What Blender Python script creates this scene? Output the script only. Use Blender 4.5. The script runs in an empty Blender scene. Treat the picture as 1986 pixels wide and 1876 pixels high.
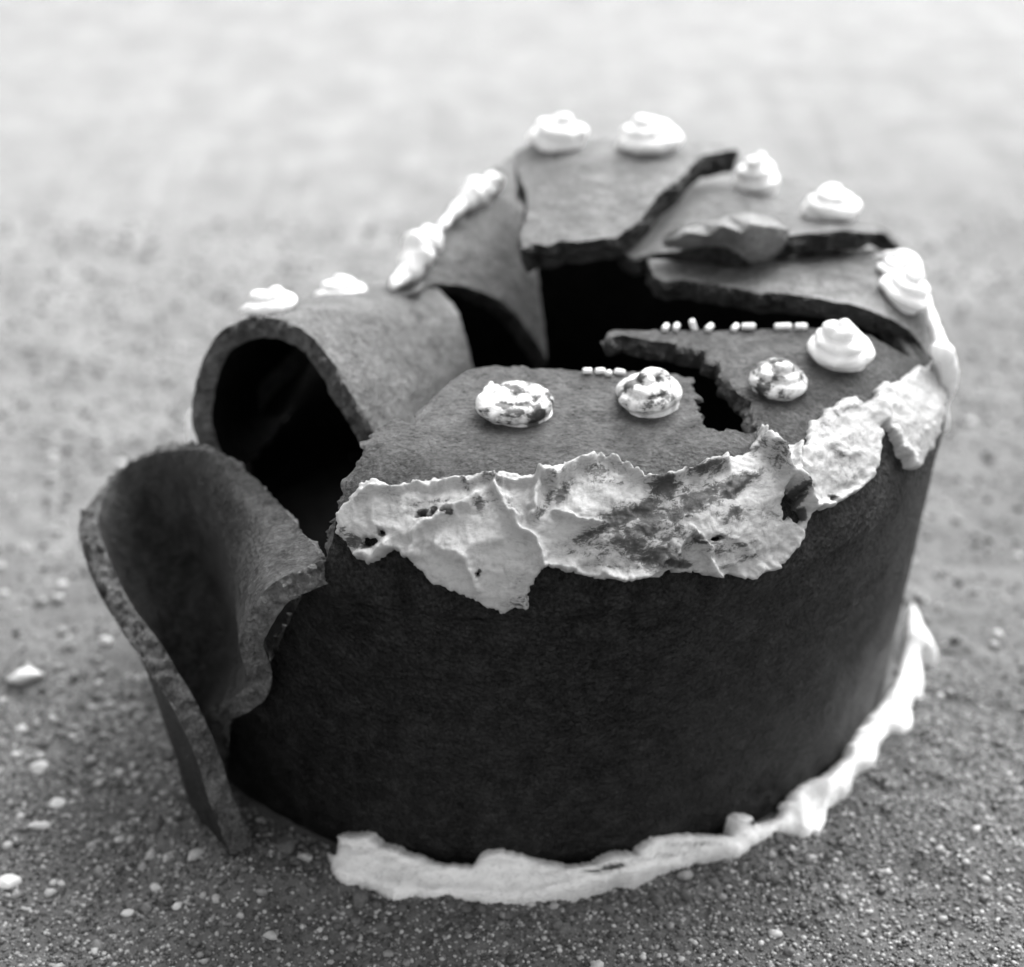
import bpy, math, random
import numpy as np
from mathutils import Vector, geometry
rng = np.random.default_rng(7)
random.seed(7)
scene = bpy.context.scene
COL = scene.collection
rad = math.radians

# ------------------------------------------------------------------ camera
cam_d = bpy.data.cameras.new('camera'); cam = bpy.data.objects.new('camera', cam_d); COL.objects.link(cam)
cam.location = (0, 0, 0.5); cam.rotation_euler = (rad(90 - 32), 0, 0)
cam_d.sensor_width = 36; cam_d.lens = 3500 / 1986 * 36
cam_d.clip_start = 0.02; cam_d.clip_end = 200
cam_d.dof.use_dof = True; cam_d.dof.focus_distance = 0.635; cam_d.dof.aperture_fstop = 4.8
cam_d.dof.aperture_blades = 0
scene.camera = cam

# ------------------------------------------------------------------ light: bright overcast sky, weak sun behind the object
SUN_EL, SUN_AZ = 44, 28     # azimuth measured from +Y towards +X
world = bpy.data.worlds.new("World"); scene.world = world; world.use_nodes = True
nt = world.node_tree; nt.nodes.clear()
sky = nt.nodes.new('ShaderNodeTexSky'); sky.sky_type = 'NISHITA'; sky.sun_disc = False
sky.sun_elevation = rad(SUN_EL); sky.sun_rotation = rad(SUN_AZ); sky.dust_density = 3.0; sky.air_density = 1.0
bw = nt.nodes.new('ShaderNodeRGBToBW')          # black-and-white film
bg = nt.nodes.new('ShaderNodeBackground'); bg.inputs[1].default_value = 0.15
wo = nt.nodes.new('ShaderNodeOutputWorld')
nt.links.new(sky.outputs[0], bw.inputs[0]); nt.links.new(bw.outputs[0], bg.inputs[0]); nt.links.new(bg.outputs[0], wo.inputs[0])
sl = bpy.data.lights.new('sun', 'SUN'); sl.energy = 1.5; sl.angle = rad(50); sl.color = (1, 1, 1)
so = bpy.data.objects.new('sun', sl); COL.objects.link(so)
sd = Vector((math.sin(rad(SUN_AZ)) * math.cos(rad(SUN_EL)), math.cos(rad(SUN_AZ)) * math.cos(rad(SUN_EL)), math.sin(rad(SUN_EL))))
so.rotation_euler = sd.to_track_quat('Z', 'Y').to_euler(); so.location = sd * 3
scene.view_settings.view_transform = 'Standard'; scene.view_settings.look = 'None'
scene.view_settings.exposure = 1.56; scene.view_settings.gamma = 1
scene.render.engine = 'CYCLES'

# ------------------------------------------------------------------ surveying: sight lines from the camera station
PT = rad(32); CP = np.array([0, 0, .5]); FW = np.array([0, math.cos(PT), -math.sin(PT)])
UP = np.array([0, math.sin(PT), math.cos(PT)]); RT = np.array([1., 0, 0]); FL = 3500.
def rays(XY):
    XY = np.atleast_2d(np.asarray(XY, float))
    return FW + RT * ((XY[:, :1] - 993) / FL) - UP * ((XY[:, 1:2] - 938) / FL)
def at_z(XY, z):
    d = rays(XY); t = (np.asarray(z) - CP[2]) / d[:, 2]; return CP + d * t[:, None]
def at_y(XY, y):
    d = rays(XY); t = np.asarray(y, float) / d[:, 1]; return CP + d * t[:, None]
def project(P):
    v = P - CP; w = v @ FW
    return np.c_[993 + FL * (v @ RT) / w, 938 - FL * (v @ UP) / w]

# ------------------------------------------------------------------ noise
_T = rng.random((64, 64, 64)).astype(np.float32)
def vnoise(P):
    P = np.asarray(P, float)
    if P.shape[1] == 2: P = np.c_[P, np.zeros(len(P))]
    i = np.floor(P).astype(int); f = P - i; f = f * f * (3 - 2 * f); o = 0
    for a in (0, 1):
        for b in (0, 1):
            for c in (0, 1):
                w = np.where(a, f[:, 0], 1 - f[:, 0]) * np.where(b, f[:, 1], 1 - f[:, 1]) * np.where(c, f[:, 2], 1 - f[:, 2])
                o = o + w * _T[(i[:, 0] + a) % 64, (i[:, 1] + b) % 64, (i[:, 2] + c) % 64]
    return o * 2 - 1
def fbm(P, s, octv=4, seed=0):
    P = np.asarray(P, float) * s + seed * 7.31; o = 0; a = 1; t = 0
    for k in range(octv):
        o = o + a * vnoise(P * 2 ** k + k * 3.7); t += a; a *= .5
    return o / t
def sstep(x, a, b):
    t = np.clip((x - a) / (b - a), 0, 1); return t * t * (3 - 2 * t)

# ------------------------------------------------------------------ materials (neutral greys: the photograph is black and white)
def mat(name): 
    m = bpy.data.materials.new(name); m.use_nodes = True; n = m.node_tree
    return m, n, n.nodes['Principled BSDF'], n.nodes['Material Output']
def N(n, t, **k):
    x = n.nodes.new(t)
    for a, b in k.items():
        if a.startswith('i_'): x.inputs[a[2:].replace('_', ' ')].default_value = b
        else: setattr(x, a, b)
    return x
def noise(n, scale, detail=6, rough=.6, co=None, dist=0):
    x = N(n, 'ShaderNodeTexNoise'); x.inputs['Scale'].default_value = scale; x.inputs['Detail'].default_value = detail
    x.inputs['Roughness'].default_value = rough; x.inputs['Distortion'].default_value = dist
    n.links.new(co, x.inputs['Vector']); return x.outputs['Fac']
def geo(n): return N(n, 'ShaderNodeNewGeometry').outputs['Position']
def ramp(n, fac, stops):
    r = N(n, 'ShaderNodeValToRGB'); e = r.color_ramp.elements
    while len(e) < len(stops): e.new(.5)
    for q, (p, v) in zip(e, stops): q.position = p; q.color = (v, v, v, 1)
    n.links.new(fac, r.inputs[0]); return r.outputs[0]
def mathn(n, op, a, b=None, c=None, clamp=False):
    x = N(n, 'ShaderNodeMath', operation=op, use_clamp=clamp)
    for k, v in enumerate((a, b, c)):
        if v is None: continue
        if isinstance(v, (int, float)): x.inputs[k].default_value = v
        else: n.links.new(v, x.inputs[k])
    return x.outputs[0]
def mixc(n, fac, a, b):
    x = N(n, 'ShaderNodeMix', data_type='RGBA')
    for s, v in ((x.inputs[0], fac), (x.inputs[6], a), (x.inputs[7], b)):
        if isinstance(v, (int, float)): s.default_value = v if s.type == 'VALUE' else (v, v, v, 1)
        else: n.links.new(v, s)
    return x.outputs[2]
def bump(n, h, st, dist, prev=None):
    b = N(n, 'ShaderNodeBump'); b.inputs['Strength'].default_value = st; b.inputs['Distance'].default_value = dist
    n.links.new(h, b.inputs['Height'])
    if prev: n.links.new(prev, b.inputs['Normal'])
    return b.outputs[0]

def metal_mat(name, lo, hi, rough, fine=1.0, ior=1.6, sp=1.0, lid_skylight=False):
    m, n, p, o = mat(name); g = geo(n)
    a = noise(n, 520, 6, .8, g); b = noise(n, 120, 6, .75, g, .3); c = noise(n, 16, 4, .6, g)
    v = N(n, 'ShaderNodeTexVoronoi'); v.inputs['Scale'].default_value = 430; v.inputs['Randomness'].default_value = 1; n.links.new(g, v.inputs['Vector'])
    v2 = N(n, 'ShaderNodeTexVoronoi'); v2.inputs['Scale'].default_value = 95; n.links.new(g, v2.inputs['Vector'])
    mixf = mathn(n, 'ADD', mathn(n, 'MULTIPLY', a, .55), mathn(n, 'MULTIPLY', b, .45))
    base = ramp(n, mixf, [(.38, lo), (.52, (lo + hi) / 2.4), (.64, hi)])
    dust_skylight = ramp(n, mathn(n, 'ADD', mathn(n, 'MULTIPLY', c, .6), mathn(n, 'MULTIPLY', a, .4)), [(.48, 0), (.62, .5)])
    basec = mixc(n, dust_skylight, base, hi * 1.8)
    if lid_skylight:                                                        # sky light on the front lid, painted into the base colour
        ad = N(n, 'ShaderNodeAttribute', attribute_name='dust_skylight').outputs['Fac']
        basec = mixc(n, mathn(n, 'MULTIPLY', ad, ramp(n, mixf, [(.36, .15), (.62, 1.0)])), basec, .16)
    n.links.new(basec, p.inputs['Base Color'])
    n.links.new(ramp(n, mixf, [(.36, rough - .13), (.64, rough + .16)]), p.inputs['Roughness'])
    p.inputs['IOR'].default_value = ior
    a2 = noise(n, 780, 4, .85, g); grain = mathn(n, 'ADD', mathn(n, 'MULTIPLY', a2, .6), mathn(n, 'MULTIPLY', b, .4))
    n.links.new(ramp(n, grain, [(.38, .10 * sp), (.50, .42 * sp), (.60, 1.0 * sp)]), p.inputs['Specular IOR Level'])
    n1 = bump(n, v.outputs['Distance'], .75 * fine, .0022); n2 = bump(n, a, .9 * fine, .0030, n1)
    n3 = bump(n, b, .6, .0036, n2); n4 = bump(n, c, .4, .012, n3)
    n.links.new(n4, p.inputs['Normal']); return m
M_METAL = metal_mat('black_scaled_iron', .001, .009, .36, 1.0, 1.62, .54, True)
M_LID = metal_mat('dusty_skylit_iron', .045, .20, .38, 1.0, 1.7)  # paler copy: sky sheen on the lid tops painted into a dusty base colour
M_BREAK = metal_mat('fractured_iron', .05, .20, .55, 1.3, 1.8)
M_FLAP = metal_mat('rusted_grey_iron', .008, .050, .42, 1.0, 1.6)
M_BREAKM = metal_mat('crumbling_iron_break', .02, .12, .5, 1.3, 1.7)
M_BREAKD = metal_mat('shaded_fractured_iron', .006, .045, .55, 1.3, 1.5)  # darker copy: shade on the down-facing petal edges painted into the colour
M_CHIP = metal_mat('grey_scaled_iron', .16, .34, .6, 1.0, 1.6)
M_INSHADE = metal_mat('shaded_inner_face', .003, .006, .85, .6, 1.25)  # shade of the interior and undersides painted as a near-black base colour

def icing_mat(name, base=.80, stained=True, patchy=0):
    m, n, p, o = mat(name); g = geo(n)
    p.inputs['Roughness'].default_value = .45; p.inputs['IOR'].default_value = 1.45
    p.inputs['Subsurface Weight'].default_value = .12; p.inputs['Subsurface Radius'].default_value = (.003, .003, .003)
    p.inputs['Subsurface Scale'].default_value = 1
    f = noise(n, 700, 5, .65, g); d = noise(n, 110, 5, .6, g, .6)
    col = ramp(n, d, [(.3, base * .88), (.6, base)])
    if stained:
        at = N(n, 'ShaderNodeAttribute', attribute_name='stain_shade').outputs['Fac']
        if patchy: at = mathn(n, 'MULTIPLY', ramp(n, noise(n, 95, 3, .6, g), [(.40, 0), (.66, 1)]), patchy)
        # streaky char: threshold of a fine noise pushed by the stain map
        mp = N(n, 'ShaderNodeMapping'); mp.inputs['Scale'].default_value = (1, 1, 2.4); mp.inputs['Rotation'].default_value = (0, .45, 0)
        n.links.new(g, mp.inputs['Vector'])
        s1 = noise(n, 135, 9, .78, mp.outputs[0], 1.6); s2 = noise(n, 330, 6, .8, mp.outputs[0], .8)
        k = mathn(n, 'ADD', mathn(n, 'ADD', mathn(n, 'MULTIPLY', s1, .62), mathn(n, 'MULTIPLY', s2, .46)), mathn(n, 'MULTIPLY', at, .49))
        wash = ramp(n, k, [(.53, 0), (.74, .68)]); crust = ramp(n, k, [(.715, 0), (.77, .85), (.86, 1)])
        col = mixc(n, wash, col, .20); col = mixc(n, crust, col, .022)
        ve = N(n, 'ShaderNodeTexVoronoi', feature='DISTANCE_TO_EDGE'); ve.inputs['Scale'].default_value = 75
        wv = N(n, 'ShaderNodeMix', data_type='VECTOR'); wv.inputs[0].default_value = .012
        nc = N(n, 'ShaderNodeTexNoise'); nc.inputs['Scale'].default_value = 120; n.links.new(g, nc.inputs['Vector'])
        n.links.new(g, wv.inputs[4]); n.links.new(nc.outputs['Color'], wv.inputs[5]); n.links.new(wv.outputs[1], ve.inputs['Vector'])
        cr = ramp(n, ve.outputs['Distance'], [(.0, 1), (.035, .0)])
        col = mixc(n, mathn(n, 'MULTIPLY', mathn(n, 'MULTIPLY', cr, mathn(n, 'ADD', mathn(n, 'MULTIPLY', at, 1.5), .10)), ramp(n, s1, [(.45, 0), (.6, .9)]), clamp=True), col, .05)
        sp = ramp(n, noise(n, 480, 3, .6, g), [(.62, 0), (.68, .7)])
        col = mixc(n, mathn(n, 'MULTIPLY', sp, mathn(n, 'ADD', mathn(n, 'MULTIPLY', at, 1.4), .10), clamp=True), col, .07)
        d = mathn(n, 'ADD', d, mathn(n, 'MULTIPLY', s1, -.8))
    n.links.new(col, p.inputs['Base Color'])
    p.inputs['Roughness'].default_value = .36; n1 = bump(n, f, .3, .0006); n2 = bump(n, d, .45, .0022, n1); n.links.new(n2, p.inputs['Normal'])
    return m
M_ICE = icing_mat('white_icing', .90, False); M_ICER = icing_mat('scorched_rosette_icing', .82, True, .84); M_ICEB = icing_mat('grubby_white_icing', .90, True); M_ICES = icing_mat('sooty_icing', .44, True)

# ground
def ground_mat():
    m, n, p, o = mat('gritty_soil'); g = geo(n)
    sx = N(n, 'ShaderNodeSeparateXYZ'); n.links.new(g, sx.inputs[0])
    big = noise(n, 3.2, 4, .55, g); mid = noise(n, 26, 5, .6, g); fine = noise(n, 420, 5, .7, g); gr = noise(n, 1100, 3, .6, g)
    # base colour pales with distance and towards the left
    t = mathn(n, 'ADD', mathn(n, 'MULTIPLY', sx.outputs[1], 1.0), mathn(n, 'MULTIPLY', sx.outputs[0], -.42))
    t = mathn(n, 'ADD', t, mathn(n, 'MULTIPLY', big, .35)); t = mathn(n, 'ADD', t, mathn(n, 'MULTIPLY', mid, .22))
    pale_far = ramp(n, mathn(n, 'MULTIPLY', t, .5), [(.29, .092), (.42, .13), (.56, .175), (.86, .27)])
    dark = ramp(n, mathn(n, 'ADD', mathn(n, 'MULTIPLY', fine, .6), mathn(n, 'MULTIPLY', mid, .4)), [(.32, .62), (.5, 1.0), (.68, 1.5)])
    mm = N(n, 'ShaderNodeMix', data_type='RGBA', blend_type='MULTIPLY'); mm.inputs[0].default_value = 1
    n.links.new(pale_far, mm.inputs[6]); n.links.new(dark, mm.inputs[7])
    n.links.new(mm.outputs[2], p.inputs['Base Color'])
    p.inputs['Roughness'].default_value = .75; p.inputs['IOR'].default_value = 1.38
    n1 = bump(n, gr, .8, .0006); n2 = bump(n, fine, .9, .0016, n1); n3 = bump(n, mid, .35, .006, n2)
    n.links.new(n3, p.inputs['Normal']); return m
M_GROUND = ground_mat()
def stone_mat(name, lo, hi, rough=.6):
    m, n, p, o = mat(name); g = geo(n); oi = N(n, 'ShaderNodeAttribute', attribute_name='tone').outputs['Fac']
    a = noise(n, 500, 4, .6, g)
    k = mathn(n, 'ADD', mathn(n, 'MULTIPLY', a, .5), mathn(n, 'MULTIPLY', oi, .75))
    n.links.new(ramp(n, k, [(.3, lo), (1.0, hi)]), p.inputs['Base Color'])
    p.inputs['Roughness'].default_value = rough; n.links.new(bump(n, a, .6, .0006), p.inputs['Normal']); return m
M_GRAIN = stone_mat('mineral_grains', .04, .50, .5)
M_PEB = stone_mat('pale_pebble', .26, .62, .6)
M_PEBD = stone_mat('grey_pebble', .16, .40, .6)

# ------------------------------------------------------------------ object helpers
def mesh_obj(name, V, F, mats, parent=None, smooth=True, midx=None, attrs=None, origin=None):
    me = bpy.data.meshes.new(name); V = np.asarray(V, float)
    if origin is not None: V = V - np.asarray(origin)
    me.from_pydata([tuple(v) for v in V], [], [tuple(int(i) for i in f) for f in F])
    for m in mats: me.materials.append(m)
    if smooth: me.shade_smooth()
    if midx is not None: me.polygons.foreach_set('material_index', np.asarray(midx, np.int32))
    for k, a in (attrs or {}).items():
        at = me.attributes.new(k, 'FLOAT', 'POINT'); at.data.foreach_set('value', np.asarray(a, np.float32))
    me.update()
    o = bpy.data.objects.new(name, me); COL.objects.link(o)
    if origin is not None: o.location = tuple(origin)
    if parent is not None:
        o.parent = parent
        o.location = Vector(o.location) - Vector(parent.location)
    return o
def props(o, label=None, cat=None, group=None, kind=None):
    for k, v in (('label', label), ('category', cat), ('group', group), ('kind', kind)):
        if v: o[k] = v
    return o
def fast_mesh(name, V, T, mats, smooth=False, attrs=None):
    me = bpy.data.meshes.new(name); V = np.asarray(V, np.float32); T = np.asarray(T, np.int32)
    me.vertices.add(len(V)); me.vertices.foreach_set('co', V.ravel())
    me.loops.add(T.size); me.loops.foreach_set('vertex_index', T.ravel())
    me.polygons.add(len(T)); me.polygons.foreach_set('loop_start', np.arange(0, T.size, T.shape[1], dtype=np.int32))
    for m in mats: me.materials.append(m)
    me.update(calc_edges=True)
    if smooth: me.shade_smooth()
    for k, a in (attrs or {}).items():
        at = me.attributes.new(k, 'FLOAT', 'POINT'); at.data.foreach_set('value', np.asarray(a, np.float32))
    o = bpy.data.objects.new(name, me); COL.objects.link(o); return o

# ------------------------------------------------------------------ sheet geometry
def densify(poly, step, jag=0, seed=0, scale=.05):
    P = np.asarray(poly, float); out = []
    for a, b in zip(P, np.roll(P, -1, 0)):
        k = max(1, int(round(np.hypot(*(b - a)) / step)))
        for i in range(k): out.append(a + (b - a) * i / k)
    O = np.array(out)
    if jag:
        J = np.c_[fbm(O, scale, 4, seed), fbm(O, scale, 4, seed + 5)]
        O = O + J * jag
    return O
def inside(P, poly):
    x, y = P[:, 0], P[:, 1]; c = np.zeros(len(P), bool)
    for (ax, ay), (bx, by) in zip(poly, np.roll(poly, -1, 0)):
        k = ((ay > y) != (by > y)); d = (by - ay) if by != ay else 1e-12
        c ^= k & (x < (bx - ax) * (y - ay) / d + ax)
    return c
def edge_dist(P, poly):
    d = np.full(len(P), 1e9)
    for a, b in zip(poly, np.roll(poly, -1, 0)):
        ab = b - a; L = (ab @ ab) or 1e-12
        t = np.clip(((P - a) @ ab) / L, 0, 1); q = P - (a + t[:, None] * ab); d = np.minimum(d, (q ** 2).sum(1))
    return np.sqrt(d)
def triangulate(outline, step):
    lo, hi = outline.min(0), outline.max(0)
    gx = np.arange(lo[0], hi[0], step); gy = np.arange(lo[1], hi[1], step * .87)
    G = np.array([(x + (step / 2 if j % 2 else 0), y) for j, y in enumerate(gy) for x in gx])
    G = G + rng.normal(0, step * .06, G.shape)
    G = G[inside(G, outline)]; G = G[edge_dist(G, outline) > step * .45]
    n = len(outline)
    r = geometry.delaunay_2d_cdt([Vector(v) for v in np.r_[outline, G]], [(i, (i + 1) % n) for i in range(n)], [list(range(n))], 1, 1e-9)
    V = np.array([tuple(v) for v in r[0]]); T = np.array(r[2])
    # boundary loops from the triangles themselves
    T = T[[i for i, t in enumerate(T) if len(t) == 3]] if T.dtype == object else T
    return V, T
def boundary_loops(T):
    E = {}
    for a, b, c in T:
        for e in ((a, b), (b, c), (c, a)): E[e] = 1
    nx = {a: b for (a, b) in E if (b, a) not in E}
    loops = []
    while nx:
        s = next(iter(nx)); l = [s]; c = nx.pop(s)
        while c != s and c in nx: l.append(c); c = nx.pop(c)
        if len(l) > 3: loops.append(l)
    return loops
def vnormals(P, T):
    n = np.cross(P[T[:, 1]] - P[T[:, 0]], P[T[:, 2]] - P[T[:, 0]]); o = np.zeros_like(P)
    for k in range(3): np.add.at(o, T[:, k], n)
    return o / (np.linalg.norm(o, axis=1, keepdims=True) + 1e-12)
def smooth_field(A, T, it=6):
    for _ in range(it):
        s = np.zeros_like(A); c = np.zeros(len(A))
        for i, j in ((0, 1), (1, 2), (2, 0)):
            np.add.at(s, T[:, i], A[T[:, j]]); np.add.at(s, T[:, j], A[T[:, i]])
            np.add.at(c, T[:, i], 1); np.add.at(c, T[:, j], 1)
        A = (A + s / np.maximum(c, 1)[:, None]) / 2
    return A
def slab(name, P, T, th, parent, face_dir=None, rough=.0016, rows=9, relief=.0004, label=None, ref=None, origin=None, brk=None, top=None, under=None, dustv=None):  # dustv: sky-lit brightening painted into the base colour
    """top surface P,T given a real thickness and rough fractured edges"""
    n = vnormals(P, T)
    if ref is None: ref = CP
    if np.sum(n * (ref - P)) < 0: T = T[:, ::-1]; n = -n
    P = P + n * (fbm(P, 70, 4, 3) * relief * 2.0)[:, None]
    ns = smooth_field(n.copy(), T, 8); ns /= np.linalg.norm(ns, axis=1, keepdims=True)
    thv = th * (1 + .10 * fbm(P, 40, 2, 9))
    B = P - ns * thv[:, None]
    V = [P, B]; Fs = [T, T[:, ::-1] + len(P)]; mi = [0] * len(T) + [2] * len(T); off = 2 * len(P)
    for l in boundary_loops(T):
        l = np.array(l); L = len(l); tan = np.roll(P[l], -1, 0) - np.roll(P[l], 1, 0)
        tan /= np.linalg.norm(tan, axis=1, keepdims=True) + 1e-12
        outd = np.cross(tan, ns[l])
        ring = [l]
        for k in range(1, rows):
            f = k / rows; q = P[l] * (1 - f) + B[l] * f
            amp = rough * (fbm(q, 330, 4, 4) * 1.9 + .9 * fbm(q, 110, 3, 8) + .45 * math.sin(f * math.pi))
            q = q + outd * amp[:, None]
            V.append(q); ring.append(np.arange(off, off + L)); off += L
        ring.append(l + len(P))
        for a, b in zip(ring[:-1], ring[1:]):
            a2, b2 = np.roll(a, -1), np.roll(b, -1)
            Fs += [np.c_[a, b, b2], np.c_[a, b2, a2]]; mi += [1] * (2 * L)
    o = mesh_obj(name, np.vstack(V), np.vstack(Fs), [top or M_METAL, brk or M_BREAKD, under or M_INSHADE], parent, True, mi, origin=origin, attrs={'dust_skylight': np.r_[dustv, np.zeros(sum(len(v) for v in V) - len(dustv))]} if dustv is not None else None)
    # crisp break edges
    me = o.data
    try: me.set_sharp_from_angle(angle=rad(48))
    except Exception: pass
    if label: o['label'] = label
    return o
def tps(pts):
    A = np.asarray(pts, float); X = A[:, :2] / 500; z = A[:, 2]; n = len(A)
    def U(r2): return np.where(r2 > 0, r2 * np.log(np.maximum(r2, 1e-12)), 0)
    K = U(((X[:, None] - X[None]) ** 2).sum(2)); Q = np.c_[np.ones(n), X]
    M = np.zeros((n + 3, n + 3)); M[:n, :n] = K + 1e-4 * np.eye(n); M[:n, n:] = Q; M[n:, :n] = Q.T
    s = np.linalg.solve(M, np.r_[z, 0, 0, 0])
    def f(P):
        P = np.atleast_2d(np.asarray(P, float)) / 500
        return U(((P[:, None] - X[None]) ** 2).sum(2)) @ s[:n] + np.c_[np.ones(len(P)), P] @ s[n:]
    return f
def sheet(name, poly, zc, th, parent, step=9, jag=5, seed=0, jscale=.03, **k):
    O = densify(poly, step * .55, jag, seed, jscale); V, T = triangulate(O, step); f = tps(zc)
    return slab(name, at_z(V, f(V)), T, th, parent, **k), f
def catmull(C, m):
    """C: (n, ..., 3) control rows -> m samples, Catmull-Rom along axis 0"""
    C = np.asarray(C, float); n = len(C); E = np.concatenate([[2 * C[0] - C[1]], C, [2 * C[-1] - C[-2]]])
    t = np.linspace(0, n - 1, m); i = np.minimum(t.astype(int), n - 2); f = (t - i).reshape((-1,) + (1,) * (C.ndim - 1))
    p0, p1, p2, p3 = E[i], E[i + 1], E[i + 2], E[i + 3]
    return .5 * (2 * p1 + (p2 - p0) * f + (2 * p0 - 5 * p1 + 4 * p2 - p3) * f ** 2 + (-p0 + 3 * p1 - 3 * p2 + p3) * f ** 3)
def patch(rows, nu, nv):
    """rows of (X, Y, depth y) control points -> 3-D grid"""
    C = np.array([at_y(np.array(r)[:, :2], np.array(r)[:, 2]) for r in rows])
    G = catmull(C, nv); G = np.swapaxes(catmull(np.swapaxes(G, 0, 1), nu), 0, 1)
    P = G.reshape(-1, 3); i = np.arange(nv - 1)[:, None] * nu + np.arange(nu - 1)[None]; i = i.ravel()
    T = np.r_[np.c_[i, i + 1, i + nu + 1], np.c_[i, i + nu + 1, i + nu]]
    return P, T, G
def jag_patch(P, T, nu, nv, amp, seed=0):
    G = P.reshape(nv, nu, 3).copy(); J = lambda Q, s: fbm(Q, 90, 4, s)[:, None] + .5 * fbm(Q, 300, 2, s + 2)[:, None]
    for e, (a, b) in enumerate(((G[0], G[2]), (G[-1], G[-3]))):
        d = a - b; d /= np.linalg.norm(d, axis=1, keepdims=True); a += d * amp * J(a, seed + e)
    for e, (a, b) in enumerate(((G[:, 0], G[:, 2]), (G[:, -1], G[:, -3]))):
        d = a - b; d /= np.linalg.norm(d, axis=1, keepdims=True); a += d * amp * J(a, seed + 4 + e)
    return G.reshape(-1, 3)

# ------------------------------------------------------------------ the shell as a body of revolution
CX, CY = .0046, .6837
R0 = lambda z: .1685 + .0095 * np.clip(z, 0, .14) / .14
ZS, HS, WS, ZT = .128, .040, .052, .168
def lidz(r):
    w = (r - (R0(.14) - WS)) / WS
    return np.where(w > 0, ZS + HS * np.sqrt(np.clip(1 - w ** 2, 0, 1)), ZT + .003 * np.clip(-w * WS / .08, 0, 1.2))
_prof = [(R0(z), z) for z in np.linspace(-.006, ZS, 60)]
_prof += [(R0(.14) - WS + WS * math.cos(a), ZS + HS * math.sin(a)) for a in np.linspace(0.02, math.pi / 2, 60)]
_prof += [(r, float(lidz(np.array([r]))[0])) for r in np.linspace(R0(.14) - WS - .002, .005, 50)]
PROF = np.array(_prof); PS = np.r_[0, np.cumsum(np.hypot(*np.diff(PROF, axis=0).T))]
def surf(th, s):
    r = np.interp(s, PS, PROF[:, 0]); z = np.interp(s, PS, PROF[:, 1]); a = np.degrees(th) % 360
    dent = np.exp(-(((a - 158) / 34) ** 2)) * sstep(z, .0, .13) * .062
    dent = dent + .036 * sstep(222 - a, 0, 13) * sstep(a - 168, 0, 22)
    r = np.maximum(r - dent * (r > .05), .003)
    return np.c_[CX + r * np.cos(th), CY + r * np.sin(th), z]
def hit(XY):
    """where the sight line meets the shell"""
    d = rays(XY); ts = np.linspace(.35, 1.15, 1200); res = np.full(len(d), np.nan)
    for i in range(len(ts) - 1, -1, -1):
        p = CP + d * ts[i]; r = np.hypot(p[:, 0] - CX, p[:, 1] - CY)
        ins = (r < R0(p[:, 2])) & (p[:, 2] < lidz(r)) & (p[:, 2] > -.05); res = np.where(ins, ts[i], res)
    lo = res - .0008; hi = res.copy()
    for _ in range(12):
        m = (lo + hi) / 2; p = CP + d * m[:, None]; r = np.hypot(p[:, 0] - CX, p[:, 1] - CY)
        ins = (r < R0(p[:, 2])) & (p[:, 2] < lidz(r)); hi = np.where(ins, m, hi); lo = np.where(ins, lo, m)
    return CP + d * hi[:, None]
def to_param(P):
    th = np.arctan2(P[:, 1] - CY, P[:, 0] - CX); th = np.where(th < rad(120), th + 2 * math.pi, th)  # front range 221..~380 deg
    r = np.hypot(P[:, 0] - CX, P[:, 1] - CY); d = (r[:, None] - PROF[None, :, 0]) ** 2 + (P[:, 2][:, None] - PROF[None, :, 1]) ** 2
    i = np.clip(d.argmin(1), 1, len(PROF) - 2); best = np.full(len(P), 1e9); s = np.zeros(len(P))
    for k in (-1, 0):
        a = PROF[i + k]; ab = PROF[i + k + 1] - a; t = np.clip((((np.c_[r, P[:, 2]]) - a) * ab).sum(1) / (ab ** 2).sum(1), 0, 1)
        q = a + t[:, None] * ab; e = (r - q[:, 0]) ** 2 + (P[:, 2] - q[:, 1]) ** 2
        u = e < best; best = np.where(u, e, best); s = np.where(u, PS[i + k] + t * (PS[i + k + 1] - PS[i + k]), s)
    return th, s

drum = bpy.data.objects.new('torn_iron_cake', None); COL.objects.link(drum); drum.location = (CX, CY, 0)
props(drum, 'round black iron cake shell burst open on top, trimmed with white icing', 'sculpture')
TH = .0085
# --- body: wall + shoulder + the two front lid pieces in one continuous sheet
img = [(444,1488),(444,1440),(448,1402),(456,1384),(474,1370),(496,1345),(516,1310),(540,1250),(566,1190),(596,1140),(618,1112),(634,1086),(640,1062),(647,1047),(650,1020),(651,1003),(660,980),(669,959),(667,945),(669,933),(683,914),(695,898),(708,876),(721,854),(727,838),(734,828),(760,816),(778,811),
 (790,822),(800,824),(807,820),(813,811),(822,792),(831,780),(856,758),(883,736),(900,722),(918,714),(956,710),(1000,711),(1051,715),(1100,718),(1146,720),(1212,721),(1290,722),
 (1332,738),(1338,742),(1345,758),(1350,780),(1355,801),(1364,818),(1374,834),(1393,838),(1412,835),(1431,838),(1452,842),(1469,836),(1459,810),(1455,782),(1440,770),(1431,763),(1418,750),(1407,739),(1402,722),(1398,706),
 (1380,695),(1364,687),(1326,672),(1295,664),(1265,661),(1225,655),(1200,655),(1180,656),(1178,648),(1190,642),(1241,642),(1340,641),(1431,641),(1500,638),(1564,637),(1610,639),(1644,642),(1692,653),(1720,670),(1739,682),(1765,693),(1782,698)]
O = np.array(img, float); D = []
for a, b in zip(O[:-1], O[1:]):
    k = max(1, int(np.hypot(*(b - a)) / 5)); D += [a + (b - a) * i / k for i in range(k)]
D = np.array(D + [O[-1]]); D = D + np.c_[fbm(D, .04, 4, 1), fbm(D, .04, 4, 2)] * np.where((D[:, 1:] > 645) & (D[:, :1] > 1180) & (D[:, :1] < 1500), 8.0, np.where(D[:, 1:] > 645, 4.5, 1.2))
Hh = hit(D); ok = ~np.isnan(Hh[:, 0]); th, s = to_param(Hh[ok])
RU = .172
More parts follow.
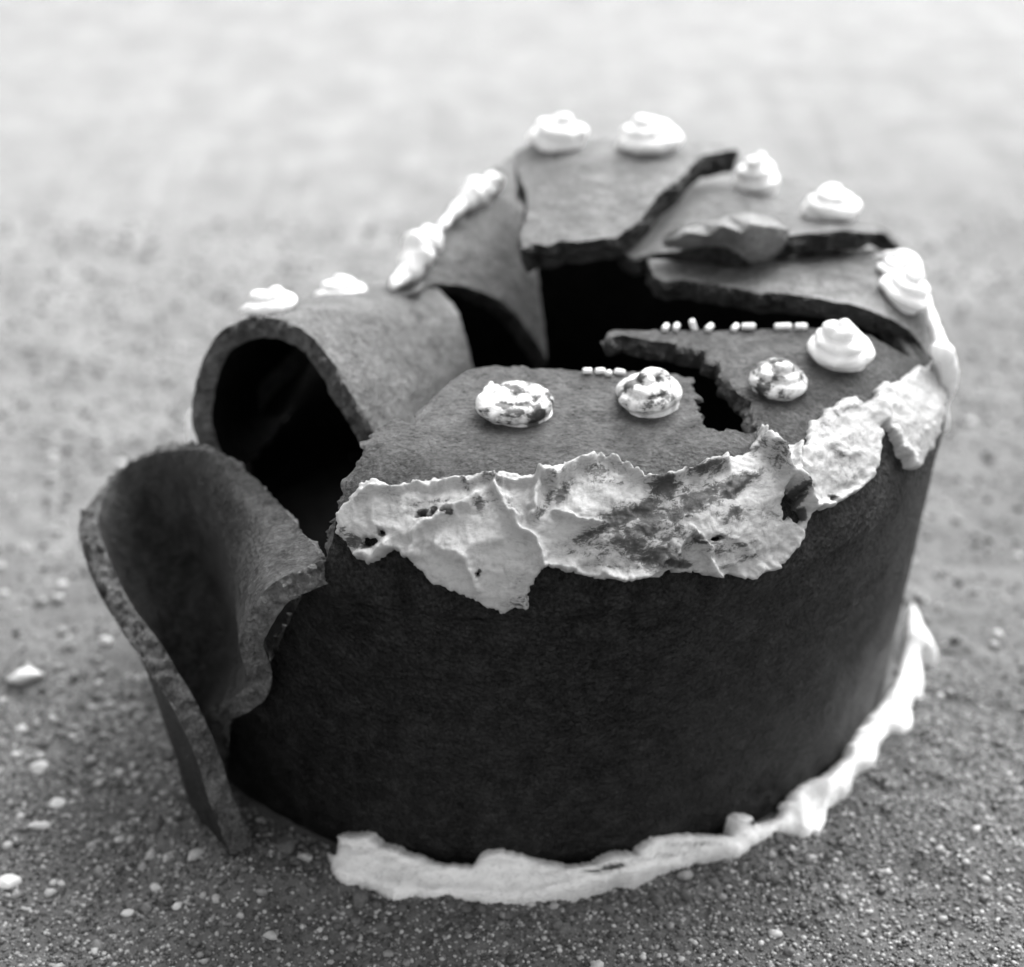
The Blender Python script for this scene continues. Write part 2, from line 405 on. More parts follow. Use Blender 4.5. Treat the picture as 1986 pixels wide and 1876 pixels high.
U = th * RU
S_SH = PS[60]      # start of the shoulder
s90 = PS[119]
top_back = []
SIL = np.array([(170,1060),(240,930),(300,890),(368,870),(374,760),(430,640),(470,612),(750,578),(850,458),(960,348),(1010,300),(1430,300),(1560,375),(1690,455),(1760,512),(1832,690)], float)
for deg in np.arange(372, 590, 1.2):
    a = deg - 360
    sv = S_SH + .045 + .002 * math.sin(a)                   # shoulder carried part-way over at the back
    if a > 95: sv = np.interp(a, [95, 120, 165, 190, 205, 222], [S_SH + .04, S_SH - .005, S_SH - .02, .06, .035, .022])
    tt = rad(deg) * np.ones(40); ss = np.linspace(.012, sv, 40); q = project(surf(tt, ss))
    lim = np.interp(q[:, 0], SIL[:, 0], SIL[:, 1]); bad = np.nonzero(q[:, 1] < lim + 22)[0]
    if a > 40 and len(bad): sv = ss[max(bad[0] - 1, 0)]
    top_back.append((rad(deg) * RU, sv))
last = (U[-1], s[-1])
outl = [tuple(x) for x in zip(U, s)] + [(rad(364) * RU, S_SH + .050), (rad(368) * RU, S_SH + .047)] + top_back
THL = math.degrees(th[:8].min()) - .3; 
top_back = [q for q in top_back if q[0] < rad(360 + THL - .5) * RU]
outl = [tuple(x) for x in zip(U, s)] + [(rad(364) * RU, S_SH + .050), (rad(368) * RU, S_SH + .047)] + top_back
outl += [(rad(360 + THL - .1) * RU, x) for x in np.arange(top_back[-1][1] - .003, .002, -.004)]
outl += [(rad(d) * RU, .0) for d in np.arange(360 + THL - .1, THL, -1.2)]
outl += [(rad(THL) * RU, x) for x in np.arange(0, s[0] - .002, .003)]
outl = np.array(outl)
keep = [0]
for i in range(1, len(outl)):
    if np.hypot(*(outl[i] - outl[keep[-1]])) > .0005: keep.append(i)
outl = outl[keep]
V, T = triangulate(outl, .0030)
P = surf(V[:, 0] / RU, V[:, 1])
refc = np.array([CX, CY, .05])
nrm = vnormals(P, T)
if np.sum(nrm * (P - refc)) < 0: T = T[:, ::-1]
def slab_out(name, P, T, th, parent, **k):
    n = vnormals(P, T); return slab(name, P, T, th, parent, ref=P + n, **k)
slab_out('side_wall', P, T, TH, drum, rough=.0026, brk=M_BREAKM, dustv=sstep(V[:, 1], S_SH + .020, S_SH + .085) * .80)  # sky-lit brightening painted over the shoulder and front lid

# --- black disc added inside, standing in for the shade of the interior
pr = [(0, 0)] ; ang = np.linspace(0, 2 * math.pi, 73)[:-1]
Vb = [(CX, CY, .006)]; Fb = []
_pr = surf(ang, np.full(72, .012)); _pr = np.hypot(_pr[:, 0] - CX, _pr[:, 1] - CY) - TH * .9
for k, fr in enumerate((.25, .5, .8, 1)):
    for a, rm in zip(ang, _pr):
        rr = rm * fr
        Vb.append((CX + rr * math.cos(a), CY + rr * math.sin(a), .006 + .002 * math.sin(3 * a + k)))
for j in range(72): Fb.append((0, 1 + j, 1 + (j + 1) % 72))
for k in range(3):
    for j in range(72):
        a = 1 + 72 * k; Fb.append((a + j, a + 72 + j, a + 72 + (j + 1) % 72, a + (j + 1) % 72))
mesh_obj('interior_shade_disc', Vb, Fb, [M_INSHADE], drum)

# --- torn lid petals
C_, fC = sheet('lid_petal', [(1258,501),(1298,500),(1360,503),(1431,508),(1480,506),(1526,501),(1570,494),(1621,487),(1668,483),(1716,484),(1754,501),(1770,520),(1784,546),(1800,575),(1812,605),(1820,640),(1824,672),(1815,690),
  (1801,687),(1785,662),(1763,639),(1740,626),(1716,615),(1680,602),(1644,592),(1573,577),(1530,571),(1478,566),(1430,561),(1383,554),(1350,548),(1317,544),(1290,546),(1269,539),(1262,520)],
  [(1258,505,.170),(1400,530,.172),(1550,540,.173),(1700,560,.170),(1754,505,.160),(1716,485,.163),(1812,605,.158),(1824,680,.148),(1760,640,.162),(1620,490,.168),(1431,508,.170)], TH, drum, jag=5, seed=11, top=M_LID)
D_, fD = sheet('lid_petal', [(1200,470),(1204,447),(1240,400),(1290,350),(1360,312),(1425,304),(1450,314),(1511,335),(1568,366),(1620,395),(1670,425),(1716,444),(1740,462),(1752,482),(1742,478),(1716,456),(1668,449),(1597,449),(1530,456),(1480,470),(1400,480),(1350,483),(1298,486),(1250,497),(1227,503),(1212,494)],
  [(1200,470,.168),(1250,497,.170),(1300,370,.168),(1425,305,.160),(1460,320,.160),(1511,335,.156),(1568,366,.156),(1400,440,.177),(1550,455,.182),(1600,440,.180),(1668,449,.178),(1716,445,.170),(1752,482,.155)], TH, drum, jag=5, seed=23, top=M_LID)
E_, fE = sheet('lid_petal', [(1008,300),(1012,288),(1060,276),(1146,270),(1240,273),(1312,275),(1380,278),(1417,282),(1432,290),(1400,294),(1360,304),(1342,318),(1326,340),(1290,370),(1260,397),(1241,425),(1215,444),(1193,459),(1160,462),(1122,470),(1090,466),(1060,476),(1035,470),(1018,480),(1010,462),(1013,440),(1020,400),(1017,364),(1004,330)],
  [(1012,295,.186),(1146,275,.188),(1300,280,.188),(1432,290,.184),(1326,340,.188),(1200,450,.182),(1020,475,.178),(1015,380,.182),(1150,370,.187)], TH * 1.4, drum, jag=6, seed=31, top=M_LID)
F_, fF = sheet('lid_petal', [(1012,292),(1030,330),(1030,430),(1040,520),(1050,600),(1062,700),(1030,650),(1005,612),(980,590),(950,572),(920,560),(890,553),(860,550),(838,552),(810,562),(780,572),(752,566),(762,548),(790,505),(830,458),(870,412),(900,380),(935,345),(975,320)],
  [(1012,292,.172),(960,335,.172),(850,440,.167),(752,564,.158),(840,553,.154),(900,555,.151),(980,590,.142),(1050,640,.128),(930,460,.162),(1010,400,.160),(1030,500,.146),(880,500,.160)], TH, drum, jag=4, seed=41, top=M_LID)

# --- arched piece on the left (a bulging tunnel with open mouth)
g0 = [(420,960,.625),(388,880,.640),(372,790,.650),(392,700,.652),(440,635,.652),(515,612,.648),(585,640,.636),(645,705,.623),(690,775,.613),(735,850,.606),(790,930,.601)]
g3 = [(560,760,.78),(560,690,.785),(590,630,.785),(650,580,.775),(730,552,.755),(800,548,.735),(858,565,.715),(893,615,.700),(908,665,.691),(918,715,.684),(930,800,.675)]
g0, g3 = np.array(g0), np.array(g3)
rowsG = []
for f in (0, .33, .66, 1):
    r = g0 * (1 - f) + g3 * f; r[3:7, 1] -= 12 * math.sin(f * math.pi); rowsG.append(r)
nu, nv = 110, 90
P, T, G = patch(rowsG, nu, nv); P = jag_patch(P, T, nu, nv, .0022, 3)
nn = vnormals(P, T); cen = P.mean(0) - np.array([0, 0, .05])
if np.sum(nn * (P - cen)) < 0: T = T[:, ::-1]
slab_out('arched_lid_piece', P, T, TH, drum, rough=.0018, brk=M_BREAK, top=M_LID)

# --- the big flap peeled outward on the left
rowsF = [
 [(186,1022,.612),(200,968,.640),(235,912,.656),(292,882,.652),(350,872,.632),(398,874,.618),(446,888,.612)],
 [(242,1150,.580),(242,1122,.612),(287,1048,.638),(360,1005,.634),(412,972,.608),(455,945,.596),(508,944,.594)],
 [(320,1262,.552),(303,1234,.588),(345,1182,.612),(410,1125,.612),(444,1075,.582),(492,1015,.570),(566,1004,.568)],
 [(398,1398,.532),(354,1366,.575),(392,1335,.584),(450,1235,.578),(462,1170,.545),(506,1090,.538),(606,1058,.538)],
 [(486,1632,.519),(404,1535,.560),(396,1398,.552),(478,1330,.528),(465,1236,.517),(522,1138,.512),(624,1088,.522)]]
nu, nv = 130, 120
P, T, G = patch(rowsF, nu, nv); P = jag_patch(P, T, nu, nv, .0013, 9)
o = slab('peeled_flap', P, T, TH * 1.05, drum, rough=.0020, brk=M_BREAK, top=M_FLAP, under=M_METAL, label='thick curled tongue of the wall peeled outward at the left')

# ------------------------------------------------------------------ icing skins
def skin(name, poly, depth, thick, parent, step=4.5, jag=2, seed=0, mt=M_ICES, stain_shadef=None, edge=9, label=None, back=.002):
    O = densify(poly, step * .7, jag, seed, .05); O = O + np.c_[fbm(O, .22, 3, seed + 2), fbm(O, .22, 3, seed + 3)] * jag * 1.3; V, T = triangulate(O, step); ed = edge_dist(V, O)
    P, n0 = depth(V)
    prof = np.sqrt(np.clip(1 - (1 - np.clip(ed / edge, 0, 1)) ** 2, 0, 1))
    lump = thick(V, P)
    Q = P + n0 * (prof * lump - (1 - prof) * back)[:, None]
    n = vnormals(Q, T)
    if np.sum(n * (CP - Q)) < 0: T = T[:, ::-1]
    # closed with a back face sunk in the surface beneath
    B = P - n0 * (back + .0012); L = boundary_loops(T); F = [T, T[:, ::-1] + len(Q)]
    for l in L:
        l = np.array(l); l2 = np.roll(l, -1); F += [np.c_[l, l + len(Q), l2 + len(Q)], np.c_[l, l2 + len(Q), l2]]
    st = stain_shadef(V) if stain_shadef else np.zeros(len(V))
    o = mesh_obj(name, np.r_[Q, B], np.vstack(F), [mt], parent, attrs={'stain_shade': np.r_[st, st]})
    if label: o['label'] = label
    return o
def shell_depth(V):
    H = hit(V); bad = np.isnan(H[:, 0]); d = rays(V)
    if bad.any():                                     # just past the silhouette: nearest approach at the rim's depth
        y = np.interp(V[bad, 1], [660, 900], [.640, .640]); H[bad] = CP + d[bad] * (y / d[bad, 1])[:, None]
    th, s = to_param(H); e = 1e-3
    a = surf(th + e, s) - surf(th - e, s); b = surf(th, s + e) - surf(th, s - e)
    n = np.cross(a, b); n /= np.linalg.norm(n, axis=1, keepdims=True) + 1e-12
    n = np.where((n * (CP - H)).sum(1)[:, None] < 0, -n, n)
    n[bad] = (1, 0, .3) 
    return H, n
def ridged(P, s, seed): return 1 - np.abs(fbm(P, s, 4, seed)) * 2.2
def blobs(V, L):
    o = np.zeros(len(V))
    for x, y, rx, ry, ang, w in L:
        c, s_ = math.cos(rad(ang)), math.sin(rad(ang)); dx, dy = V[:, 0] - x, V[:, 1] - y
        u, v = dx * c + dy * s_, -dx * s_ + dy * c; o = np.maximum(o, w * np.exp(-((u / rx) ** 2 + (v / ry) ** 2)))
    return o
band = [(650,1009),(655,995),(661,983),(680,965),(692,952),(698,938),(729,933),(748,936),(761,946),(787,944),(829,931),(881,931),(923,925),(955,923),(976,915),(997,923),(1039,925),(1042,912),(1047,904),(1081,907),(1123,895),(1165,898),(1212,912),(1254,933),(1302,931),(1344,917),(1365,896),(1396,886),(1443,883),
 (1452,870),(1462,857),(1468,840),(1475,833),(1483,845),(1491,857),(1506,870),(1533,868),(1548,870),(1556,862),(1562,838),(1566,814),(1586,810),(1598,795),(1616,784),(1646,769),(1661,768),(1672,779),(1694,779),(1687,758),(1705,747),(1746,740),(1760,725),(1772,710),(1787,714),(1808,700),(1826,704),(1836,735),(1832,765),(1824,795),(1816,835),(1806,874),
 (1785,900),(1772,915),(1750,913),(1735,881),(1724,855),(1709,836),(1702,874),(1694,911),(1679,937),(1649,963),(1612,985),(1575,993),(1564,1015),(1549,1045),(1528,1070),(1501,1099),(1470,1114),(1433,1122),(1396,1114),(1354,1112),(1317,1112),(1286,1106),(1275,1125),(1260,1117),(1228,1125),(1165,1126),(1134,1117),(1081,1104),(1055,1099),(1044,1114),(1028,1141),(1026,1160),(1028,1183),(997,1180),(976,1190),(934,1172),(881,1151),(834,1130),(803,1093),(787,1080),(766,1067),(750,1083),(719,1096),(687,1078),(666,1051),(650,1036)]
# folds: ridge polylines in sight-line coordinates (x, y, width, height mm)
FOLD = [([(1044,930),(1080,945),(1120,915),(1165,905),(1212,918),(1254,940),(1302,938),(1350,925),(1400,900)], 11, 2.6), ([(1040,935),(1036,975),(1040,1010)], 9, 2.4), ([(1075,1005),(1110,1012),(1160,1025)], 7, 2.0),
 ([(960,945),(985,990),(1010,1010)], 9, 1.8), ([(1000,1010),(1040,1050),(1060,1090)], 10, 2.2), ([(785,1075),(830,1020),(880,1000),(930,975)], 12, 1.6), ([(700,965),(780,952),(860,945),(950,940),(1035,938)], 7, 1.4),
 ([(1475,840),(1490,880),(1520,930),(1560,975)], 12, 3.0), ([(1540,870),(1530,905),(1545,950)], 9, 2.6), ([(1470,870),(1500,900),(1520,950)], 8, 1.8), ([(1300,1105),(1310,1060),(1330,1035),(1360,1075),(1380,1110)], 10, 2.4), ([(1170,1120),(1240,1110),(1285,1085)], 10, 2.0),
 ([(860,1060),(900,1090),(930,1130)], 14, 1.2), ([(700,1075),(730,1085),(760,1062)], 12, 2.0), ([(1700,785),(1720,840),(1760,900)], 14, 1.2), ([(1570,990),(1640,960),(1690,910),(1704,850)], 9, 1.5), ([(1060,1095),(1120,1108),(1180,1120),(1250,1112)], 9, 1.6), ([(1430,1112),(1500,1085),(1545,1035)], 9, 1.8)]
HOLE = [(823,999,12,5,-10), (845,996,7,6,0), (872,1001,9,6,10), (719,1058,14,7,-20), (1530,975,12,24,15), (1546,1000,9,12,-20), (746,1040,8,4,20), (1563,955,6,5,0), (1606,965,8,3,0), (931,1107,4,4,0), (1385,1045,9,4,-20), (1345,1052,12,5,20)]
def seg_d(V, pl):
    d = np.full(len(V), 1e9); pl = np.array(pl, float)
    for a, b in zip(pl[:-1], pl[1:]):
        ab = b - a; t = np.clip(((V - a) @ ab) / (ab @ ab), 0, 1); d = np.minimum(d, np.hypot(*(V - (a + t[:, None] * ab)).T))
    return d
def band_t(V, P):
    W = V + np.c_[fbm(V, .03, 4, 4), fbm(V, .03, 4, 6)] * 17
    h = .0021 + .0014 * fbm(P, 45, 3, 2) + .0024 * np.clip(ridged(P * np.array([1, 1, 1.6]), 42, 5) - .55, 0, 1) + .0008 * np.clip(ridged(P, 150, 15) - .5, 0, 1) + .00035 * fbm(P, 330, 3, 6)
    st = fbm(V * np.array([1, .25]), .25, 3, 3) * .00035; h = h + st
    for pl, w, a in FOLD: h = h + a * .0019 * np.exp(-(seg_d(W, pl) / (w * .85)) ** 2)
    for x, y, rx, ry, an in HOLE: h = h - .0055 * sstep(blobs(W, [(x, y, rx * 1.3, ry * 1.3, an, 1)]), .35, .7)
    return np.maximum(h, -.0012)
def band_stain_shade(V):  # char and grey washes, plus the shade beneath a fold painted in
    b = blobs(V, [(1240,1050,100,42,-5,1.0),(1330,985,140,26,-22,1.0),(1420,945,70,22,-25,.85),(1195,1010,55,24,-20,1.0),(1290,960,40,30,0,.9),(1165,930,60,22,0,.55),(1058,985,12,40,35,.75),(1075,940,20,26,60,.5),(1400,1060,60,25,0,.55),(1310,1040,22,30,0,.75),(985,985,40,20,30,.5),(930,985,16,14,0,.85),
      (690,1052,24,16,40,1.0),(668,1030,14,10,0,.8),(690,965,24,12,0,.45),(960,938,44,12,0,.55),(1000,1165,26,16,0,.55),(1640,800,70,14,-25,.5),(1460,880,14,14,0,.6),(1250,1100,26,12,0,.6),(1490,1000,60,40,0,.35),(770,975,60,20,80,.30),(1640,880,50,60,20,.33),(860,935,150,7,-2,.6),(1420,1000,50,30,0,.5),(1500,900,40,40,0,.5),(1120,1075,60,14,5,.45),(1760,830,50,70,0,.34),(1630,900,70,60,0,.36),(1590,830,14,40,10,.6),(1475,870,20,30,0,.5),(1270,1075,50,30,0,.95),(1350,925,60,14,-12,.8),(1190,1060,50,30,0,.8),(1230,1000,170,16,-24,.9),(1400,960,90,12,-30,.9),(1300,1090,40,12,10,.9),(1090,965,14,50,40,.7),(1150,945,90,8,3,.6),(870,980,120,8,-4,.5),(1440,1080,60,8,-20,.55),(1190,1100,110,6,4,.5),(905,950,14,26,0,.7),(1005,1130,18,30,0,.3)])
    h = blobs(V, [(x, y, rx * 1.0, ry * 1.0, an, 1.3) for x, y, rx, ry, an in HOLE])
    return np.maximum(b * (.75 + .5 * fbm(V, .03, 3, 8)), h * 1.0)
skin('shoulder_icing', band, shell_depth, band_t, drum, step=3.5, jag=5, stain_shadef=band_stain_shade, edge=8, label='smeared sooty icing band peeling round the front shoulder')

def soft_depth(V):
    H = hit(V); g = at_z(V, .0); d = rays(V); tw = (H[:, 1]) / d[:, 1]; tg = g[:, 1] / d[:, 1]
    tw = np.where(np.isnan(tw), 9, tw); k = .010; m = -k * np.logaddexp(-tw / k, -tg / k)
    P = CP + d * m[:, None]
    w = 1 / (1 + np.exp((tw - tg) / .016))[:, None]
    nw = np.c_[P[:, 0] - CX, P[:, 1] - CY, 0 * m]; nw /= np.linalg.norm(nw, axis=1, keepdims=True)
    n = nw * w + np.array([0, 0, 1.]) * (1 - w); n = n + .3 * np.array([0, -.5, .9]); n /= np.linalg.norm(n, axis=1, keepdims=True)
    return P, n
basep = [(653,1618),(690,1613),(728,1615),(745,1635),(770,1640),(796,1652),(857,1672),(918,1676),(932,1660),(945,1649),(972,1645),(999,1655),(1040,1664),(1094,1676),(1148,1672),(1175,1655),(1200,1652),(1230,1649),(1264,1625),(1300,1618),(1345,1617),(1406,1618),(1410,1600),(1416,1581),(1432,1576),(1447,1577),(1467,1598),(1508,1584),(1520,1560),(1535,1540),(1555,1523),(1610,1496),(1630,1475),(1643,1455),(1660,1425),(1677,1401),(1718,1354),(1736,1320),(1745,1286),(1752,1250),(1757,1211),(1769,1157),
 (1778,1180),(1786,1204),(1806,1245),(1820,1282),(1805,1295),(1786,1286),(1796,1333),(1790,1362),(1772,1368),(1774,1400),(1768,1430),(1752,1442),(1725,1435),(1705,1455),(1698,1489),(1670,1500),(1657,1510),(1650,1535),(1643,1550),(1610,1571),(1606,1590),(1595,1615),(1562,1632),(1528,1618),(1510,1620),(1481,1638),(1433,1669),(1400,1665),(1365,1672),(1304,1686),(1270,1700),(1230,1720),(1200,1715),(1175,1727),(1120,1742),(1074,1750),(1000,1752),(938,1750),(870,1742),(802,1744),(762,1750),(745,1740),(728,1727),(705,1722),(687,1720),(660,1715),(640,1706),(640,1690),(637,1672),(634,1655),(650,1659),(655,1640)]
BF = [([(650,1660),(720,1668),(800,1690),(900,1700),(1000,1702),(1120,1700),(1240,1680),(1350,1640),(1420,1640)], 16, 1.6), ([(660,1625),(720,1632),(800,1668)], 9, 1.5), ([(940,1665),(975,1655),(1040,1680)], 12, 1.5), ([(1425,1590),(1432,1620),(1460,1640)], 14, 3.2), ([(1445,1585),(1455,1600)], 10, 2.0),
 ([(1540,1560),(1560,1610)], 16, 3.6), ([(1580,1530),(1600,1570)], 14, 2.6), ([(1520,1590),(1470,1620)], 10, 1.8), ([(1650,1470),(1680,1490)], 14, 2.4), ([(1700,1400),(1750,1425)], 16, 2.8), ([(1740,1330),(1780,1340)], 16, 2.6), ([(1765,1240),(1805,1280)], 16, 3.4), ([(700,1740),(760,1735),(900,1735),(1050,1740),(1170,1715),(1300,1678)], 12, 1.8)]
def base_t(V, P):
    W = V + np.c_[fbm(V, .02, 3, 14), fbm(V, .02, 3, 16)] * 10
    h = .0046 + .0056 * fbm(P, 48, 3, 22) + .0006 * fbm(P, 150, 2, 6)
    for pl, w, a in BF: h = h + a * .0006 * np.exp(-(seg_d(W, pl) / (w * 1.1)) ** 2)
    return np.maximum(h, .0004)
def base_stain(V):
    return blobs(V, [(1185,1690,26,10,-10,.7),(1150,1700,20,6,10,.5),(1450,1600,8,8,0,.8),(1300,1660,50,10,-10,.25),(1720,1400,16,10,0,.5),(1340,1640,40,8,0,.35),(700,1650,60,6,0,.25)])
skin('base_icing', basep, soft_depth, base_t, drum, step=4.5, jag=3, stain_shadef=base_stain, mt=M_ICEB, edge=17, label='thick white icing smeared round the foot of the wall', back=.002)

# lumpy strands of icing as swept tubes
def strand(name, pts, radii, parent, seg=14, per=10, lump=.25, seed=0, mt=M_ICE, label=None, flat=1.0):
    C = np.array(pts, float); m = (len(C) - 1) * per + 1; Pc = catmull(C, m); Rr = catmull(np.array(radii, float)[:, None], m)[:, 0]
    Tn = np.gradient(Pc, axis=0); Tn /= np.linalg.norm(Tn, axis=1, keepdims=True); up = np.array([0, 0, 1.])
    A = np.cross(Tn, up); A /= np.linalg.norm(A, axis=1, keepdims=True) + 1e-9; Bn = np.cross(A, Tn); V = []; F = []
    for k in range(m):
        e = math.sqrt(max(0.0, 1 - (abs(2 * k / (m - 1) - 1)) ** 10)) if k not in (0, m - 1) else .02
        for j in range(seg):
            a = 2 * math.pi * j / seg; V.append(Pc[k] + (A[k] * math.cos(a) + Bn[k] * math.sin(a) * flat) * Rr[k] * e)
    V = np.array(V); cc = np.repeat(Pc, seg, 0); d = V - cc
    V = cc + d * (1 + lump * (fbm(V, 110, 3, seed) * 2.2 + .8 * fbm(V, 350, 2, seed + 1)))[:, None]
    for k in range(m - 1):
        for j in range(seg):
            a = k * seg + j; b = k * seg + (j + 1) % seg; F.append((a, b, b + seg, a + seg))
    F.append(tuple(range(seg))[::-1]); F.append(tuple((m - 1) * seg + j for j in range(seg)))
    o = mesh_obj(name, V, F, [mt], parent, attrs={'stain_shade': np.zeros(len(V))})
    if label: o['label'] = label
    return o
def Y3(l): return [tuple(at_y([(x, y)], [d])[0]) for x, y, d in l]
# hidden back stretch of the foot icing, and the bit seen through the gap behind the flap
ang = np.radians(np.arange(8, 158, 9)); br = .172
strand('base_icing', [(CX + (br + .003) * math.cos(a), CY + (br + .003) * math.sin(a), .006) for a in ang], [.009 + .003 * random.random() for _ in ang], drum, 14, 6, .3, 5)
strand('icing_trail', Y3([(410,1385,.585),(422,1440,.580),(438,1500,.574)]), [.006,.007,.006], drum, 12, 8, .15, 8)
strand('icing_trail', Y3([(377,790,.675),(374,835,.67),(384,890,.66)]), [.0018,.0030,.003], drum, 12, 8, .15, 9)
# right rim: thin stretched strand and lumps hanging past the silhouette
strand('icing_thread', Y3([(1692,506,.722),(1725,502,.716),(1762,506,.708),(1784,545,.693),(1802,600,.674),(1820,650,.656),(1830,690,.646)]), [.0025,.0034,.0036,.0022,.0020,.0026,.0045], drum, 12, 12, .22, 12, label='thin stretched thread of icing along the right rim')
strand('icing_lump', Y3([(1812,690,.636),(1828,686,.640),(1834,720,.642),(1830,765,.645),(1818,810,.646)]), [.0030,.0046,.0044,.0034,.002], drum, 14, 10, .22, 13)
strand('icing_lump', Y3([(1838,725,.645),(1834,770,.648),(1829,810,.650),(1826,838,.652)]), [.003,.0018,.0024,.0030], drum, 12, 8, .2, 14)
# back-left rim: trail of icing blobs along the bent edge
strand('icing_trail', Y3([(758,560,.697),(776,540,.705),(790,520,.712),(808,498,.720),(828,474,.729),(846,452,.738)]), [.0018,.0028,.0052,.0072,.0074,.0050], drum, 18, 12, .45, 15, label='blurred lump of icing drooping over the back left rim')
strand('icing_trail', Y3([(852,446,.740),(868,426,.748),(884,408,.756),(894,396,.762)]), [.0026,.0018,.0022,.0028], drum, 14, 12, .5, 18)
strand('icing_trail', Y3([(893,398,.764),(912,386,.771),(936,372,.782),(956,358,.790),(970,350,.796)]), [.0030,.0046,.0048,.0040,.0024], drum, 16, 12, .5, 19)
strand('icing_curl', Y3([(715,560,.712),(745,572,.700),(780,578,.695),(812,562,.70),(828,545,.71)]), [.0012,.0014,.0016,.0016,.0010], drum, 10, 10, .1, 17, mt=M_BREAK)

# ------------------------------------------------------------------ piped rosettes
def rosette(XY, P, nrm, w, h, turns=2.6, seed=0, sooty=0, squash=(1, 1), rot=0, label=None, peak=.25, tilt=(0, 0)):
    # one rope of icing piped in a closing spiral over a soft core
    n = Vector(nrm).normalized(); R = np.array(n.to_track_quat('Z', 'Y').to_matrix()); r_ = np.random.default_rng(seed + 5)
    turns = max(1.7, turns); m = int(46 * turns); sg = 16; f = np.linspace(0, 1, m)
    a = rot + 2 * math.pi * turns * f * (1 if seed % 3 else -1); tr = (w * .122) * (1 - .22 * f) * (1 + .16 * fbm(np.c_[f * 6, f * 0], 1, 2, seed))
    tr[:4] *= np.array([.35, .7, .88, .97]); tr[-3:] *= np.array([.95, .8, .45])
    rr = (w / 2 - tr) * np.clip(1 - f, 0, 1) ** .62; zz = tr * .62 + (h - tr * 1.35) * f ** .9
    C = np.c_[rr * np.cos(a) * squash[0] + tilt[0] * f, rr * np.sin(a) * squash[1] + tilt[1] * f, zz]
    C += .04 * w * np.c_[fbm(C + seed, 120, 2, 1), fbm(C + seed, 120, 2, 2), .5 * fbm(C + seed, 120, 2, 3)]
    T_ = np.gradient(C, axis=0); T_ /= np.linalg.norm(T_, axis=1, keepdims=True) + 1e-9
    A = np.cross(T_, [0, 0, 1.]); A /= np.linalg.norm(A, axis=1, keepdims=True) + 1e-9; B = np.cross(A, T_)
    V = []; F = []
    for k in range(m):
        for j in range(sg):
            q = 2 * math.pi * j / sg; V.append(C[k] + (A[k] * math.cos(q) * 1.08 + B[k] * math.sin(q) * .92) * tr[k])
    for k in range(m - 1):
        for j in range(sg): i0 = k * sg + j; i1 = k * sg + (j + 1) % sg; F.append((i0, i1, i1 + sg, i0 + sg))
    F.append(tuple(range(sg))[::-1]); F.append(tuple((m - 1) * sg + j for j in range(sg)))
    o0 = len(V); nu, nv = 36, 14                                       # core
    for i in range(nv):
        t = i / (nv - 1) * .98
        for j in range(nu):
            q = 2 * math.pi * j / nu; rc = .385 * w * math.sqrt(1 - t ** 1.7); V.append((rc * math.cos(q) * squash[0] + tilt[0] * t, rc * math.sin(q) * squash[1] + tilt[1] * t, t * h * .84 - .001))
    for i in range(nv - 1):
        for j in range(nu): i0 = o0 + i * nu + j; i1 = o0 + i * nu + (j + 1) % nu; F.append((i0, i1, i1 + nu, i0 + nu))
    F.append(tuple(o0 + (nv - 1) * nu + j for j in range(nu))); F.append(tuple(o0 + j for j in range(nu))[::-1])
    L = np.array(V); lo = L.copy(); d = L - np.array([0, 0, h * .3])
    L = L + d * (.17 * fbm(lo + seed, 100, 3, seed) + .07 * fbm(lo + seed, 320, 3, seed + 3))[:, None]; L[:, 2] = np.maximum(L[:, 2], -.0015)
    st = sooty * np.clip(.15 + 1.2 * fbm(lo + seed, 120, 3, seed + 9) + .5 * (L[:, 2] / h), 0, 1.3) if sooty else np.zeros(len(L))
    P = np.array(P)
    o = mesh_obj('icing_rosette', L @ R.T + P, F, [M_ICER if sooty else M_ICE], drum, origin=P)
    rm = o.modifiers.new('melt', 'REMESH'); rm.mode = 'VOXEL'; rm.voxel_size = w / 62; rm.use_smooth_shade = True
    sm = o.modifiers.new('soften', 'SMOOTH'); sm.factor = .5; sm.iterations = 1
    if label: o['label'] = label
    return o
def nz(f, XY):
    """normal of a z-sheet"""
    X = np.array([XY, (XY[0] + 4, XY[1]), (XY[0], XY[1] + 4)], float); P = at_z(X, f(X)); n = np.cross(P[2] - P[0], P[1] - P[0])
    return P[0], n * (1 if n[2] > 0 else -1)
def hp(XY):
    H, n = shell_depth(np.array([XY], float)); return H[0], n[0]
P, n = hp((1003, 798)); rosette(0, P, n, .0310, .0072, 2.0, 1, .9, (1.12, .92), .45, 'flattened oval rosette pitted with dark holes')
P, n = hp((955, 768)); rosette(0, P, n, .0075, .0060, 1.0, 21, 0, (1.2, 1), .2)
P, n = hp((1262, 781)); rosette(0, P, n, .0285, .0125, 2.6, 2, .75, label='sooty domed rosette left of the notch')
P, n = hp((1506, 752)); rosette(0, P, n, .0240, .0110, 2.5, 3, .75, label='sooty rosette just right of the notch')
P, n = hp((1632, 694)); rosette(0, P, n, .0275, .0165, 2.8, 4, 0, (1.02, .95), 1.0, 'tall clean white swirl near the right rim', tilt=(-.003, .003))
P, n = hp((1590, 668)); rosette(0, P, n, .0075, .004, 1.0, 24, .0, (1.7, .9), .4)
P, n = nz(fC, (1748, 582)); rosette(0, P, n, .0235, .0150, 2.6, 5, 0, (1.05, .95), .5)
P, n = nz(fC, (1724, 535)); rosette(0, P, n, .0150, .0095, 2.0, 25, 0, (1.2, .8), .2)
P, n = nz(fD, (1612, 420)); rosette(0, P, (0, 0.05, 1), .0285, .0150, 2.6, 6, 0)
P, n = nz(fD, (1467, 365)); rosette(0, P, (0, 0.05, 1), .0235, .0175, 2.6, 7, 0)
P, n = nz(fE, (1256, 283)); rosette(0, P, (0, 0.05, 1), .0320, .0150, 2.4, 8, 0, (1.02, .9), .2)
